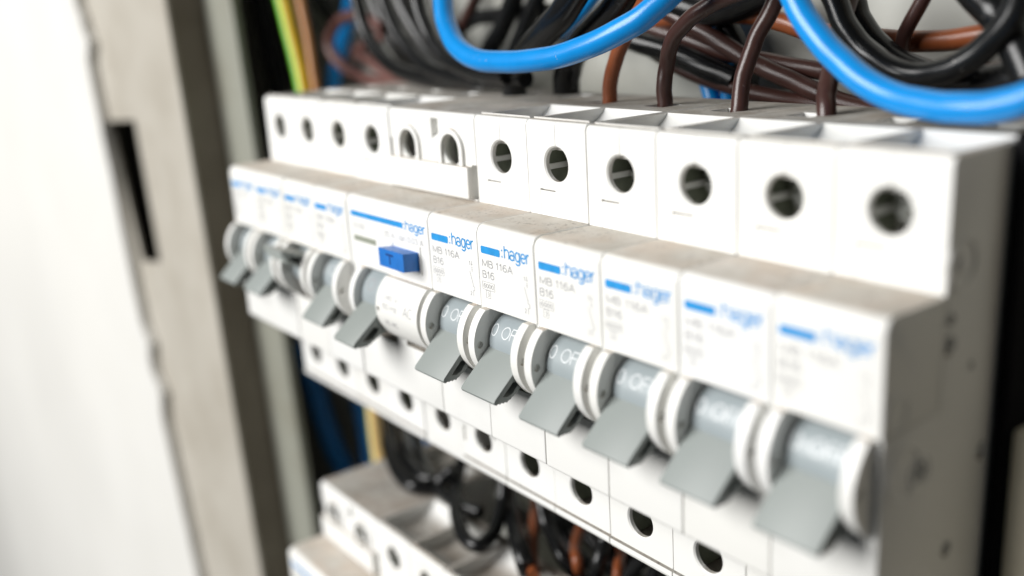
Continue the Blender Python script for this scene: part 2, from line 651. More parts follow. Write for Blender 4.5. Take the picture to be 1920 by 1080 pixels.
ME['cheek'] = cheek_mesh(1.0, 3.0)
ME['cheek_r'] = cheek_mesh(14.5, 16.5)
b = bmesh.new()
lathe_x(b, [(RD - 0.2, 3.6), (RD, 3.8), (RD, 13.75), (RD - 0.2, 13.95)], CY, CZ, 56)
ME['drum'] = to_mesh(scaled(b), 'drum')
ME['toggle'] = to_mesh(scaled(handle_bm(3.35, 14.15)), 'toggle')
ME['toggle_up'] = to_mesh(scaled(turn(handle_bm(3.35, 14.15), -62)), 'toggle')
DR = (CY, CZ, RD + 0.03)
ME['off'] = to_mesh(scaled(text_bm('0 OFF', 2.9 + 0.9, 13.2, CZ + 1.9, CZ + 4.5, 0, DR, 0.22)), 'lettering', False, False)
ME['on'] = to_mesh(scaled(text_bm('I ON', 4.6, 12.0, CZ - 4.6, CZ - 1.9, 0, DR, 0.22)), 'lettering', False, False)
ME['screw'] = screw_mesh(18.0)
ME['screw_low'] = screw_mesh(21.0)
for key, y0, zc in (('clamp', D + 1.3, 54.8), ('clamp_low', DL + 1.3, -13.9)):
    b = bmesh.new()
    box(b, 2.2, 4.7, y0, y0 + 9, zc - 5.3, zc + 3.9, 0.2, 1)
    ME[key] = to_mesh(scaled(b), 'terminal_clamp')
    b = bmesh.new()
    box(b, 4.75, 5.3, y0 - 0.1, y0 + 5.5, zc - 1.4, zc - 0.3, 0.1, 1)  # pale bar added as the streak of light on the hole's left wall
    ME[key + '_edge'] = to_mesh(scaled(b), 'clamp_edge')
PY = -0.03


def bar_bm(x0, x1, z0, z1, r=0.35):
    b = bmesh.new()
    pts = []
    for cx, cz, a0 in ((x1 - r, z1 - r, 0), (x0 + r, z1 - r, 90), (x0 + r, z0 + r, 180), (x1 - r, z0 + r, 270)):
        for k in range(5):
            a = math.radians(a0 + 22.5 * k)
            pts.append((cx + r * math.cos(a), cz + r * math.sin(a)))
    b.faces.new([b.verts.new((x, PY, z)) for x, z in pts])
    b.normal_update()
    if b.faces[:][0].normal.y > 0:
        bmesh.ops.reverse_faces(b, faces=b.faces[:])
    return b


def lines_bm(segs, wd):
    b = bmesh.new()
    for (xa, za, xb, zb) in segs:
        d = Vector((xb - xa, 0, zb - za)).normalized()
        n = Vector((-d.z, 0, d.x)) * wd / 2
        a, c = Vector((xa, PY, za)), Vector((xb, PY, zb))
        f = b.faces.new([b.verts.new(v) for v in (a - n, c - n, c + n, a + n)])
    b.normal_update()
    for f in b.faces:
        if f.normal.y > 0:
            f.normal_flip()
    return b


def rect(x0, x1, z0, z1):
    return [(x0, z0, x1, z0), (x1, z0, x1, z1), (x1, z1, x0, z1), (x0, z1, x0, z0)]


ME['bar'] = to_mesh(scaled(bar_bm(1.15, 7.25, 39.1, 40.55)), 'logo_bar', False, False)
ME['logo'] = to_mesh(scaled(text_bm(':hager', 7.75, 16.2, 39.05, 41.75, PY, None, 0.31)), 'logo_lettering', False, False)
rating = join(text_bm('MB 116A', 1.35, 10.95, 36.45, 37.95, PY, None, 0.19), text_bm('B16', 1.25, 5.0, 34.2, 35.75, PY, None, 0.19),
              text_bm('6000', 1.4, 4.6, 32.25, 33.2, PY, None, 0.11), text_bm('3', 2.5, 3.1, 30.65, 31.5, PY, None, 0.11),
              lines_bm(rect(1.05, 4.95, 31.95, 33.5) + rect(2.05, 3.5, 30.35, 31.8), 0.09))
ME['rating'] = to_mesh(scaled(rating), 'rating_lettering', False, False)
sym = join(text_bm('1', 14.2, 14.5, 35.9, 36.8, PY, None, 0.11), text_bm('2', 14.1, 14.6, 29.8, 30.7, PY, None, 0.11),
           lines_bm([(15.1, 36.9, 15.1, 35.9), (14.8, 36.2, 15.4, 36.2), (14.85, 35.6, 15.35, 35.6), (14.85, 35.25, 15.35, 35.25), (15.1, 35.25, 15.1, 34.7),
                     (14.3, 34.7, 15.15, 32.3), (15.15, 32.3, 15.15, 31.7), (15.15, 31.7, 15.6, 31.7), (15.6, 31.7, 15.6, 30.9), (15.6, 30.9, 15.15, 30.9), (15.15, 30.9, 15.15, 29.7)], 0.1))
ME['symbol'] = to_mesh(scaled(sym), 'contact_symbol', False, False)
ring = bmesh.new()
ME['boss'] = None


def breaker(label, x, z=0.0, up=False, last=False, low=False, group='circuit breakers on the upper rail'):
    t = thing('circuit_breaker', label, 'circuit breaker', (x, 0, z), group)
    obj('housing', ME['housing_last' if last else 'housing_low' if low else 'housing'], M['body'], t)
    pl = obj('label_plate', ME['plate'], M['white'], t)
    obj('logo_bar', ME['bar'], M['print_blue'], pl)
    obj('logo_lettering', ME['logo'], M['print_blue'], pl)
    obj('rating_lettering', ME['rating'], M['print_grey'], pl)
    obj('contact_symbol', ME['symbol'], M['print_grey'], pl)
    obj('toggle_guard', ME['cheek'], M['white'], t)
    obj('toggle_guard', ME['cheek_r'], M['white'], t)
    d = obj('drum', ME['drum'], M['drum'], t)
    obj('lettering', ME['on' if up else 'off'], M['print_white'], d)
    obj('toggle', ME['toggle_up' if up else 'toggle'], M['grey'], t)
    obj('terminal_screw', ME['screw'], M['screw'], t, (8.75, 0, 54.8))
    obj('terminal_screw', ME['screw_low'], M['screw'], t, (8.75, 0, -13.9))
    for key in ('clamp', 'clamp_low'):
        c = obj('terminal_clamp', ME[key], M['clamp'], t)
        if key == 'clamp':
            obj('clamp_edge', ME[key + '_edge'], M['edge'], c)
    return t


def settle(t):
    """Nothing on a rail sits quite true: nudge the module and its lever."""
    t.location = t.location + Vector((random.uniform(-0.02, 0.02), random.uniform(-0.10, 0.05), random.uniform(-0.12, 0.12))) * S
    for ch in t.children:
        if ch.name.split('.')[0] == 'toggle':
            a = math.radians(random.uniform(-3.0, 3.0))
            c_ = Vector((0, CY, CZ)) * S
            ch.rotation_euler = (a, 0, 0)
            ch.location = c_ - Matrix.Rotation(a, 3, 'X') @ c_


def recopy(src, label, x, z=0.0, group=None):
    c = copy_tree(src)
    c.location = (x * S, 0, z * S)
    settle(c)
    c['label'] = label
    if group:
        c['group'] = group
    return c


first = breaker('white breaker just right of the blue button, its print sharpest', 0.0)
recopy(first, 'white breaker with the crisp 6000 print, second right of the blue button', 17.5)
recopy(first, 'white breaker with grey toggle down, third right of the blue button', 35.0)
recopy(first, 'white breaker with grey toggle down, fourth right of the blue button', 52.5)
recopy(first, 'white breaker next to the rightmost one in the upper row', 70.0)
last = breaker('rightmost white breaker, its dark side face showing', 87.5, last=True)
recopy(first, 'leftmost white breaker at the far end of the upper row', -105.0)
recopy(first, 'second white breaker from the far left of the upper row', -87.5)
breaker('white breaker at the far left with its toggle flipped up', -70.0, up=True)
recopy(first, 'white breaker between the one flipped up and the device with the blue button', -52.5)
LOWG = 'circuit breakers on the lower rail'
LX, LZ = -97.5, -119.0
for k, lab in enumerate(('lower row breaker beside the blurred wide device at its left end', 'second lower row breaker, under the deep black wire loop',
                         'third lower row breaker, under the orange wire end', 'fourth lower row breaker, low under the black wires',
                         'last lower row breaker in view, at the bottom edge')):
    if k == 0:
        firstlow = breaker(lab, LX + 35, LZ, low=True, group=LOWG)
    else:
        recopy(firstlow, lab, LX + 35 + 17.5 * k, LZ, LOWG)

# raised rings moulded on the side face of the last breaker
def moulded_ring(y, z, r, wd, hgt, a0=0.0, a1=360.0):
    b = bmesh.new()
    n, m_ = 40, 7
    rr = []
    for k in range(n + 1):
        a = math.radians(a0 + (a1 - a0) * k / n)
        rr.append([b.verts.new((17.30 + hgt * math.sin(math.pi * q / (m_ - 1)), y + (r + wd * (q / (m_ - 1) - 0.5)) * math.cos(a), z + (r + wd * (q / (m_ - 1) - 0.5)) * math.sin(a))) for q in range(m_)])
    for k in range(n):
        for q in range(m_ - 1):
            b.faces.new((rr[k][q], rr[k][q + 1], rr[k + 1][q + 1], rr[k + 1][q]))
    bmesh.ops.remove_doubles(b, verts=b.verts[:], dist=1e-4)
    obj('moulded_ring', b, M['white'], last)


moulded_ring(16.6, 48.5, 3.4, 0.8, 0.4)
moulded_ring(3.4, 31.2, 2.4, 0.6, 0.25)
moulded_ring(5.4, 22.0, 3.8, 0.7, 0.35)
moulded_ring(9.4, 20.9, 2.4, 0.5, 0.3)
b = bmesh.new()
lathe_x(b, [(1.25, 17.1), (1.1, 17.75), (0.6, 17.85)], 16.6, 48.5, 20)
obj('rivet', b, M['white'], last)

# ------------------------------------------------------------------ two-hole residual current device
def rcd():
    t = thing('residual_current_device', 'wide white two-hole device with the blue test button', 'residual current device', (-35.0, 0, 0), None)
    pl, pr = body_profile(False, False), body_profile(False, True)
    left = bmesh.new()
    prism(left, pl, 0.4, 17.5, 0.2, (True, False))
    left = carve(left, [cut_hole(8.75, 55.0, 3.15, D, 2.0), cut_hole(8.75, -13.9, 3.15, DL, 2.0), cut_box(2.0, 16.5, D + 1.1, D + 12, 49.0, 60.0), cut_box(2.0, 16.5, DL + 1.1, DL + 12, -19.0, -8.5), cut_box(7.4, 17.45, -1, 12, 12.0, LB + 1),
                        cut_box(0.0, 1.3, D - 1, D + 5, 46, 56.0), cut_box(6.2, 11.2, 43.0, 52.5, 50, TOP + 1)])
    right = bmesh.new()
    prism(right, pr, 17.5, 34.85, 0.2, (False, True))
    right = carve(right, [cut_hole(26.1, 55.0, 3.25, D, 2.0), cut_hole(26.1, -13.9, 3.25, DL, 2.0), cut_box(22.0, 33.0, D + 1.1, D + 12, 49.0, 60.0), cut_box(20.0, 33.0, DL + 1.1, DL + 12, -19.0, -8.5),
                          cut_prism([(D - 1, 56.7), (D - 1, 61.4), (D + 2.5, 61.4), (D + 2.5, 58.6), (D, 56.9)], 18.3, 21.1),
                          cut_box(21.5, 30.7, -1, 2.5, 12.5, 14.4), cut_box(33.2, 36, D - 1, D + 4, NT + 0.4, 52.3),
                          cut_box(23.6, 28.6, 43.0, 52.5, 50, TOP + 1), cut_box(17.9, 18.9, DL - 1, DL + 1, -16.5, -12.5), cut_box(30.4, 31.1, DL - 1, DL + 1, -12.5, -9.8)])
    me = to_mesh(scaled(join(left, right)), 'housing', recalc=False)
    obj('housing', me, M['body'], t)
    for cx in (8.75, 26.1):                                   # arched collars round the upper terminals
        b = bmesh.new()
        out, inn = [], []
        for k in range(25):
            a = math.pi * k / 24
            out.append((cx + 4.6 * math.cos(a), 55.0 + 4.6 * math.sin(a)))
            inn.append((cx + 3.45 * math.cos(a), 55.0 + 3.45 * math.sin(a)))
        out = [(cx + 4.6, 51.4)] + out + [(cx - 4.6, 51.4)]
        inn = [(cx + 3.45, 51.4)] + inn + [(cx - 3.45, 51.4)]
        V = {}
        for nm, pts, yy in (('of', out, D - 0.7), ('if', inn, D - 0.7), ('ob', out, D + 0.05), ('ib', inn, D + 0.05)):
            V[nm] = [b.verts.new((x, yy, z)) for x, z in pts]
        for i in range(len(out) - 1):
            b.faces.new((V['of'][i], V['of'][i + 1], V['if'][i + 1], V['if'][i]))
            b.faces.new((V['of'][i], V['ob'][i], V['ob'][i + 1], V['of'][i + 1]))
            b.faces.new((V['if'][i], V['if'][i + 1], V['ib'][i + 1], V['ib'][i]))
        obj('terminal_collar', b, M['white'], t)
    b = bmesh.new()
    box(b, 1.0, 33.3, D - 1.4, D + 0.3, NT + 0.5, 51.9, 0.25)
    obj('cover_strip', b, M['white'], t)
    b = bmesh.new()
    prism(b, plate_profile(), 0.25, 34.85, 0.22)
    plate = obj('label_plate', b, M['white'], t)
    flat('logo_bar', bar_bm(1.9, 24.9, 39.75, 41.0, 0.12), M['print_blue'], plate)
    flat('logo_lettering', text_bm(':hager', 25.2, 33.9, 39.45, 41.85, PY, None, 0.29), M['print_blue'], plate)
    flat('rating_lettering', join(text_bm('25 A  I\u0394n 0,03 A', 16.6, 32.8, 36.9, 38.2, PY, None, 0.14), text_bm('CD 225', 2.6, 8.0, 37.0, 38.2, PY, None, 0.14)), M['print_grey'], plate)
    b = bmesh.new()
    box(b, 2.6, 12.6, -0.12, 0.3, 34.0, 35.3, 0.08, 1)
    obj('indicator_window', b, M['window'], plate)
    b = bmesh.new()
    prism(b, [(-3.95, 31.75), (-3.95, 35.75), (0.4, 35.3), (0.4, 31.3)], 20.4, 30.7, 0.2)
    btn = obj('test_button', b, M['button'], t)
    b = bmesh.new()
    for q in ((19.6, 31.5, 36.0, 36.7), (19.6, 31.5, 30.5, 31.2), (19.6, 20.2, 31.2, 36.0), (30.9, 31.5, 31.2, 36.0)):
        box(b, q[0], q[1], -0.22, 0.3, q[2], q[3], 0.06, 1)
    obj('button_frame', b, M['white'], plate)
    bt = text_bm('T', 23.4, 26.9, 32.4, 34.9, -3.99, None, 0.42)
    flat('lettering', bt, M['button_print'], btn)
    # toggle on the left, plain round cover on the right
    for x0, x1 in ((5.3, 7.3),):
        b = bmesh.new()
        prism(b, cheek_profile(), x0, x1, 0.13)
        obj('toggle_guard', b, M['white'], t)
    b = bmesh.new()
    lathe_x(b, [(RD + 1.0, 7.5), (RD + 1.2, 7.7), (RD + 1.2, 17.2), (RD + 1.0, 17.4)], CY, CZ, 56)
    d = obj('drum', b, M['drum'], t)
    flat('lettering', text_bm('O', 9.4, 12.8, CZ + 2.3, CZ + 5.2, 0, (CY, CZ, RD + 1.23), 0.3), M['print_grey'], d)
    obj('toggle', turn(handle_bm(7.8, 17.2, 1.15), -5), M['grey'], t)
    b = bmesh.new()
    prism(b, cheek_profile(), 17.6, 34.6, 0.15)
    hole = bmesh.new()
    lathe_y(hole, [(0.55, -6), (0.55, 2)], 18.6, 21.6, 16)
    cov = obj('round_cover', carve(b, [hole]), M['white'], t)
    RC = (CY, CZ, RG + 0.03)
    flat('lettering', join(text_bm('240 V~', 20.5, 27.5, CZ + 2.6, CZ + 3.9, 0, RC, 0.16), text_bm('50 Hz', 20.5, 26.5, CZ + 0.6, CZ + 1.9, 0, RC, 0.16),
                           text_bm('AC', 29.0, 32.6, CZ + 0.4, CZ + 2.6, 0, RC, 0.16), text_bm('25 AC', 20.5, 26.0, CZ - 3.2, CZ - 2.0, 0, RC, 0.16)), M['print_grey'], cov)
    for cx in (8.75, 26.1):
        b = bmesh.new()
        lathe_y(b, [(3.6, D + 3.2), (3.6, D + 3.8)], cx, 55.0, 28)
        obj('terminal_clamp', b, M['clamp'], t)
        obj('terminal_screw', ME['screw_low'], M['screw'], t, (cx, 0, -13.9))
    return t


r1 = rcd()
recopy(r1, 'blurred wide white device at the left end of the lower row', LX, LZ)

# ------------------------------------------------------------------ wires
def spline(pts, per):
    P = [Vector(p) for p in pts]
    P = [P[0] * 2 - P[1]] + P + [P[-1] * 2 - P[-2]]
    out = []
    for i in range(1, len(P) - 2):
        a, b_, c, d = P[i - 1:i + 3]
        for k in range(per):
            u = k / per
            out.append(0.5 * ((2 * b_) + (c - a) * u + (2 * a - 5 * b_ + 4 * c - d) * u * u + (3 * b_ - a - 3 * c + d) * u ** 3))
    out.append(P[-2])
    return out


def wire_bm(pts, r, sides=14, per=9):
    path = spline(pts, per)
    rg = random.Random(int(abs(pts[0][0]) * 10) + len(pts))
    ph = [rg.uniform(0, 6.28) for _ in range(6)]
    for i, p in enumerate(path):
        path[i] = p + Vector((math.sin(i * 0.31 + ph[0]) + 0.5 * math.sin(i * 0.83 + ph[1]), math.sin(i * 0.37 + ph[2]), math.sin(i * 0.29 + ph[3]) + 0.5 * math.sin(i * 0.71 + ph[4]))) * 0.07
    b = bmesh.new()
    rings = []
    up = None
    for i, p in enumerate(path):
        t = (path[min(i + 1, len(path) - 1)] - path[max(i - 1, 0)]).normalized()
        if up is None:
            up = t.cross(Vector((0.3, -1, 0.2))).normalized()
        up = (up - t * up.dot(t)).normalized()
        s = t.cross(up)
        rings.append([b.verts.new(p + (up * math.cos(2 * math.pi * k / sides) + s * math.sin(2 * math.pi * k / sides)) * r) for k in range(sides)])
    for i in range(len(rings) - 1):
        for k in range(sides):
            b.faces.new((rings[i][k], rings[i][(k + 1) % sides], rings[i + 1][(k + 1) % sides], rings[i + 1][k]))
    b.faces.new(rings[0])
    b.faces.new(rings[-1][::-1])
    return b


# each wire: name, label, group, insulation, radius, the points of its run (x right, y into the cabinet, z up)
WIRES = [
    ('blue_wire', 'thick bright blue wire looping low over the left part of the white row', 'wires above the upper row', 'blue', 2.4, [(-39.7, 34.0, 94.9), (-36.7, 32.0, 87.5), (-32.4, 29.5, 81.4), (-24.9, 27.0, 76.0), (-14.2, 25.5, 73.0), (-1.5, 25.0, 72.6), (12.8, 25.0, 73.8), (24.5, 26.0, 76.4), (32.8, 28.0, 79.9), (37.4, 31.0, 83.6), (40.9, 35.0, 88.4)]),
    ('blue_wire', 'thick bright blue wire sagging to the right edge over the last breakers', 'wires above the upper row', 'blue', 2.35, [(56.1, 40.0, 88.7), (60.1, 39.0, 82.8), (65.9, 38.0, 76.3), (72.4, 37.0, 71.4), (79.6, 36.0, 68.0), (87.5, 35.0, 66.4), (94.7, 34.0, 66.3), (101.2, 34.0, 67.4), (107.5, 34.0, 69.9)]),
    ('black_wire', 'black wire loop hanging just inside the right blue wire', 'wires above the upper row', 'black', 2.2, [(55.2, 52.0, 88.5), (58.5, 52.0, 82.4), (61.8, 52.0, 76.8), (66.5, 52.0, 72.3), (73.2, 51.0, 69.6), (79.1, 51.0, 69.5), (84.4, 51.0, 71.4), (88.7, 51.0, 74.9), (91.5, 51.0, 78.4), (93.2, 51.0, 83.8)]),
    ('black_wire', 'black wire curving behind the black loop near the upper right', 'wires above the upper row', 'black', 2.6, [(54.0, 60.0, 88.4), (56.5, 60.0, 82.2), (58.7, 60.0, 77.4), (63.1, 60.0, 72.6), (68.6, 60.0, 69.8), (77.9, 58.0, 67.9), (85.9, 57.0, 68.1), (94.4, 57.0, 69.2)]),
    ('black_wire', 'thick black cable in the dark behind the right blue wire', 'wires above the upper row', 'black', 3.6, [(68.2, 61.0, 65.0), (76.9, 60.0, 66.3), (84.5, 58.0, 67.3), (91.6, 56.0, 68.4), (98.0, 56.0, 69.3)]),
    ('black_wire', 'black wire crossing the upper right corner', 'wires above the upper row', 'black', 3.0, [(78.8, 56.0, 86.1), (82.7, 56.0, 82.1), (86.5, 56.0, 78.7), (90.8, 54.0, 74.3), (94.8, 52.0, 68.8)]),
    ('brown_wire', 'copper brown wire rising straight out of the first breaker', 'wires above the upper row', 'copper', 1.6, [(9.7, 42.0, 58.6), (10.0, 42.0, 63.2), (10.7, 42.0, 67.7), (12.4, 42.0, 72.2), (16.4, 41.0, 76.6), (21.9, 40.0, 81.7), (28.2, 39.0, 88.5)]),
    ('brown_wire', 'dark brown wire rising from the second breaker and bending right', 'wires above the upper row', 'brown', 1.6, [(26.1, 42.5, 58.4), (26.0, 42.5, 63.0), (26.0, 42.5, 67.5), (26.8, 42.5, 72.0), (29.7, 41.5, 76.2), (34.6, 40.5, 79.8), (40.4, 40.5, 82.3), (50.1, 41.5, 85.4)]),
    ('brown_wire', 'dark brown wire rising from the third breaker and leaning right', 'wires above the upper row', 'brown', 1.6, [(45.0, 42.0, 59.1), (45.6, 42.0, 63.1), (45.5, 43.0, 67.4), (46.1, 44.0, 72.2), (47.2, 45.0, 76.0), (48.9, 46.0, 79.7), (51.6, 47.0, 86.1)]),
    ('brown_wire', 'short dark brown wire standing left of the right blue wire', 'wires above the upper row', 'brown', 1.7, [(64.5, 43.0, 59.2), (64.3, 43.0, 63.2), (62.8, 45.0, 66.4), (61.2, 48.0, 69.7), (59.1, 53.0, 75.4), (58.4, 58.0, 85.4)]),
    ('brown_wire', 'thin dark brown wire crossing in front of the orange brown wire', 'wires above the upper row', 'brown', 1.35, [(64.9, 63.0, 63.3), (65.2, 63.0, 70.0), (65.8, 63.0, 74.7), (67.9, 63.0, 78.9), (71.0, 63.0, 84.6)]),
    ('brown_wire', 'orange brown wire running level across the back at upper right', 'wires above the upper row', 'copper', 2.0, [(-1.5, 68.0, 78.7), (13.9, 67.5, 80.0), (25.9, 67.5, 79.5), (34.4, 67.5, 78.0), (43.6, 67.5, 75.7), (54.6, 67.5, 74.4), (65.8, 67.5, 73.8), (74.0, 67.5, 74.1), (82.5, 67.5, 75.4), (91.1, 67.5, 77.6)]),
    ('brown_wire', 'brown wire slanting down between the two blue loops', 'wires above the upper row', 'brown', 1.9, [(2.5, 64.0, 82.4), (13.9, 64.0, 77.4), (21.6, 64.0, 74.0), (29.0, 64.0, 70.6), (36.4, 63.5, 68.0), (44.8, 63.0, 65.3), (53.9, 62.5, 62.7), (63.5, 62.0, 60.9)]),
    ('brown_wire', 'brown wire crossing under the slanting brown wire', 'wires above the upper row', 'brown', 1.8, [(-5.1, 68.0, 77.5), (6.9, 68.0, 74.7), (16.5, 68.0, 72.3), (27.5, 67.5, 70.4), (40.3, 67.0, 68.8), (49.6, 66.5, 67.9), (60.2, 66.5, 67.7)]),
    ('brown_wire', 'dark brown wire slanting lowest behind the upright wires', 'wires above the upper row', 'brown', 1.8, [(-6.7, 66.0, 74.6), (3.7, 66.0, 70.1), (13.6, 66.0, 66.6), (24.8, 65.5, 64.3), (35.3, 65.0, 62.8), (46.7, 64.0, 61.9), (58.3, 63.0, 61.5)]),
    ('black_wire', 'black wire slanting down behind the first upright brown wire', 'wires above the upper row', 'black', 2.6, [(-15.7, 64.0, 77.9), (-4.7, 64.0, 74.7), (5.2, 64.5, 72.2), (16.1, 65.0, 68.7), (24.4, 66.0, 65.9)]),
    ('black_wire', 'black wire high behind the first upright brown wire', 'wires above the upper row', 'black', 3.2, [(8.2, 65.0, 82.1), (17.7, 65.0, 80.5), (28.0, 65.0, 82.0), (38.8, 65.0, 86.2)]),
    ('black_wire', 'black wire hanging behind the crossing brown wires', 'wires above the upper row', 'black', 2.6, [(13.2, 70.0, 85.2), (17.8, 70.0, 78.2), (21.7, 70.0, 72.4), (24.0, 70.0, 67.9), (24.9, 69.0, 61.1)]),
    ('blue_wire', 'blue wire hanging behind the crossed brown wires', 'wires above the upper row', 'blue', 2.0, [(2.5, 71.0, 85.6), (5.8, 71.0, 77.8), (8.7, 71.0, 71.2), (12.4, 70.5, 64.1), (14.4, 70.0, 59.4), (14.8, 70.0, 54.5)]),
    ('blue_wire', 'short blue wire peeping out beside the second upright brown wire', 'wires above the upper row', 'blue', 1.9, [(11.4, 72.0, 85.2), (13.8, 72.0, 75.8), (16.6, 71.5, 69.1), (18.0, 71.0, 63.6), (18.3, 71.0, 55.8)]),
    ('black_wire', 'thick black cable plugged into the right of the two-hole device', 'wires above the upper row', 'black', 3.3, [(-16.4, 52.0, 57.9), (-16.1, 52.0, 63.7), (-14.3, 51.0, 67.6), (-9.3, 49.0, 72.7), (0.6, 46.0, 77.5), (9.8, 44.0, 81.9), (20.1, 42.0, 88.9)]),
    ('black_wire', 'thick black cable plugged into the left of the two-hole device', 'wires above the upper row', 'black', 3.1, [(-27.1, 44.5, 58.2), (-26.8, 44.5, 63.8), (-24.9, 43.5, 68.0), (-16.7, 40.5, 72.9), (-5.4, 37.5, 77.9), (3.8, 35.5, 82.5), (12.5, 34.5, 89.5)]),
    ('blue_wire', 'blue wire glimpsed between two black cables at the top', 'wires above the upper row', 'blue', 2.0, [(-30.8, 63.0, 76.9), (-23.3, 63.0, 81.3), (-18.1, 63.0, 85.0), (-10.3, 63.0, 91.3)]),
    ('black_wire', 'black wire rising steeply inside the left blue loop', 'wires above the upper row', 'black', 2.6, [(-65.7, 63.0, 67.1), (-61.8, 63.0, 72.3), (-55.6, 62.5, 77.3), (-50.3, 62.0, 82.8), (-44.3, 61.5, 90.7)]),
    ('black_wire', 'black wire close behind the steep one inside the left blue loop', 'wires above the upper row', 'black', 2.4, [(-54.2, 65.0, 70.0), (-50.2, 65.0, 75.0), (-45.8, 65.0, 80.5), (-42.4, 65.0, 85.1), (-38.5, 65.0, 92.9)]),
    ('brown_wire', 'short reddish brown wire inside the left blue loop', 'wires above the upper row', 'brown', 1.7, [(-84.3, 66.0, 72.8), (-79.0, 66.0, 78.9), (-73.6, 66.0, 84.0), (-68.8, 66.0, 89.0), (-61.7, 66.0, 95.7)]),
    ('black_wire', 'black wire level at the top inside the left blue loop', 'wires above the upper row', 'black', 2.2, [(-89.8, 68.0, 75.8), (-75.1, 68.0, 81.0), (-62.1, 68.0, 81.7), (-47.6, 68.0, 82.4), (-32.2, 68.0, 81.3)]),
    ('black_wire', 'leftmost of the black wires swooping under the left blue loop', 'wires above the upper row', 'black', 2.3, [(-117.8, 52.0, 99.6), (-115.3, 52.0, 90.0), (-112.4, 52.0, 80.3), (-104.0, 51.0, 73.1), (-91.0, 50.0, 67.8), (-72.0, 48.0, 65.4), (-50.6, 46.0, 65.4), (-31.3, 44.0, 66.5)]),
    ('black_wire', 'middle one of the black wires swooping under the left blue loop', 'wires above the upper row', 'black', 2.3, [(-99.6, 50.0, 98.4), (-96.2, 50.0, 89.2), (-89.8, 49.0, 80.8), (-80.4, 48.0, 73.7), (-68.6, 47.0, 68.6), (-51.5, 45.0, 66.5), (-35.8, 44.0, 66.4), (-20.3, 43.0, 67.4)]),
    ('black_wire', 'black wire nearest to the left end of the blue loop', 'wires above the upper row', 'black', 2.2, [(-72.4, 46.0, 96.8), (-71.0, 46.0, 88.4), (-66.6, 45.0, 81.3), (-60.1, 44.0, 75.0), (-50.6, 43.0, 70.6), (-36.0, 41.0, 68.3), (-23.7, 40.0, 68.2)]),
    ('black_wire', 'black wire in shadow behind the swooping black wires', 'wires above the upper row', 'black', 3.0, [(-125.6, 63.0, 99.8), (-122.5, 63.0, 88.2), (-115.8, 63.0, 78.1), (-104.9, 62.5, 69.8), (-90.9, 62.0, 65.2), (-70.0, 61.0, 62.7)]),
    ('black_wire', 'second black wire in shadow behind the swooping black wires', 'wires above the upper row', 'black', 3.0, [(-109.0, 62.0, 98.8), (-105.4, 62.0, 87.6), (-98.0, 62.0, 78.7), (-87.9, 61.5, 70.8), (-75.0, 61.0, 65.6), (-59.5, 61.0, 63.0)]),
    ('black_wire', 'third black wire in shadow behind the left blue loop', 'wires above the upper row', 'black', 3.0, [(-87.9, 63.0, 97.4), (-86.0, 63.0, 86.8), (-80.6, 63.0, 77.6), (-71.2, 62.5, 70.0), (-58.0, 62.0, 65.8)]),
    ('brown_wire', 'pinkish brown wire bent in a small loop above the left breakers', 'wires above the upper row', 'brown_red', 1.9, [(-113.9, 60.0, 79.0), (-124.4, 60.5, 82.4), (-137.7, 61.0, 83.7), (-147.8, 61.0, 81.1), (-154.1, 61.0, 76.0), (-151.7, 61.0, 70.5), (-142.5, 61.0, 66.1), (-127.4, 60.5, 62.9), (-103.7, 60.0, 62.2), (-79.5, 60.0, 62.5)]),
    ('brown_wire', 'brown wire inside the small brown loop above the left breakers', 'wires above the upper row', 'brown_red', 1.8, [(-110.9, 63.0, 78.0), (-126.6, 63.0, 75.6), (-139.0, 63.0, 71.7), (-131.4, 63.0, 69.2), (-123.2, 62.5, 66.6), (-113.2, 62.0, 63.9), (-92.8, 61.0, 62.4)]),
    ('blue_wire', 'blurred blue wire behind the small brown loop', 'wires above the upper row', 'blue', 2.6, [(-145.9, 70.0, 101.0), (-151.0, 70.0, 90.7), (-156.0, 70.0, 81.8), (-161.8, 69.5, 72.7), (-167.6, 69.0, 64.1), (-172.0, 68.5, 51.3)]),
    ('black_wire', 'thin dark wire slanting between the green wire and the brown loop', 'wires above the upper row', 'black', 1.6, [(-187.9, 71.0, 101.8), (-181.2, 71.0, 92.9), (-175.7, 71.0, 87.0), (-167.0, 70.5, 80.2), (-158.3, 70.0, 74.5)]),
    ('earth_wire', 'green and yellow striped wire standing at the far left end', 'wires above the upper row', 'earth', 2.6, [(-157.8, 45.0, 102.3), (-153.6, 45.0, 90.0), (-147.4, 44.0, 78.7), (-142.3, 43.0, 68.4), (-137.8, 42.0, 59.0), (-135.6, 41.0, 48.8)]),
    ('brown_wire', 'orange wire close beside the green and yellow wire', 'wires above the upper row', 'orange', 1.3, [(-146.4, 46.0, 101.5), (-142.4, 46.0, 89.6), (-137.9, 45.0, 78.6), (-134.5, 44.0, 68.4), (-131.6, 43.0, 59.2), (-129.7, 42.0, 49.0)]),
    ('black_wire', 'thick black cable in the dark left of the green and yellow wire', 'wires above the upper row', 'black', 4.0, [(-226.8, 67.0, 106.2), (-221.8, 67.0, 91.7), (-216.7, 66.5, 75.0), (-212.1, 66.0, 60.4), (-208.7, 65.5, 41.5)]),
    ('blue_wire', 'dark blue cable in the shadow at the left below the upper row', 'wires below the upper row', 'blue_dark', 4.2, [(-212.0, 63.0, -49.6), (-204.6, 63.0, -67.2), (-194.4, 62.0, -83.5), (-181.8, 61.0, -96.1), (-160.0, 60.0, -109.3)]),
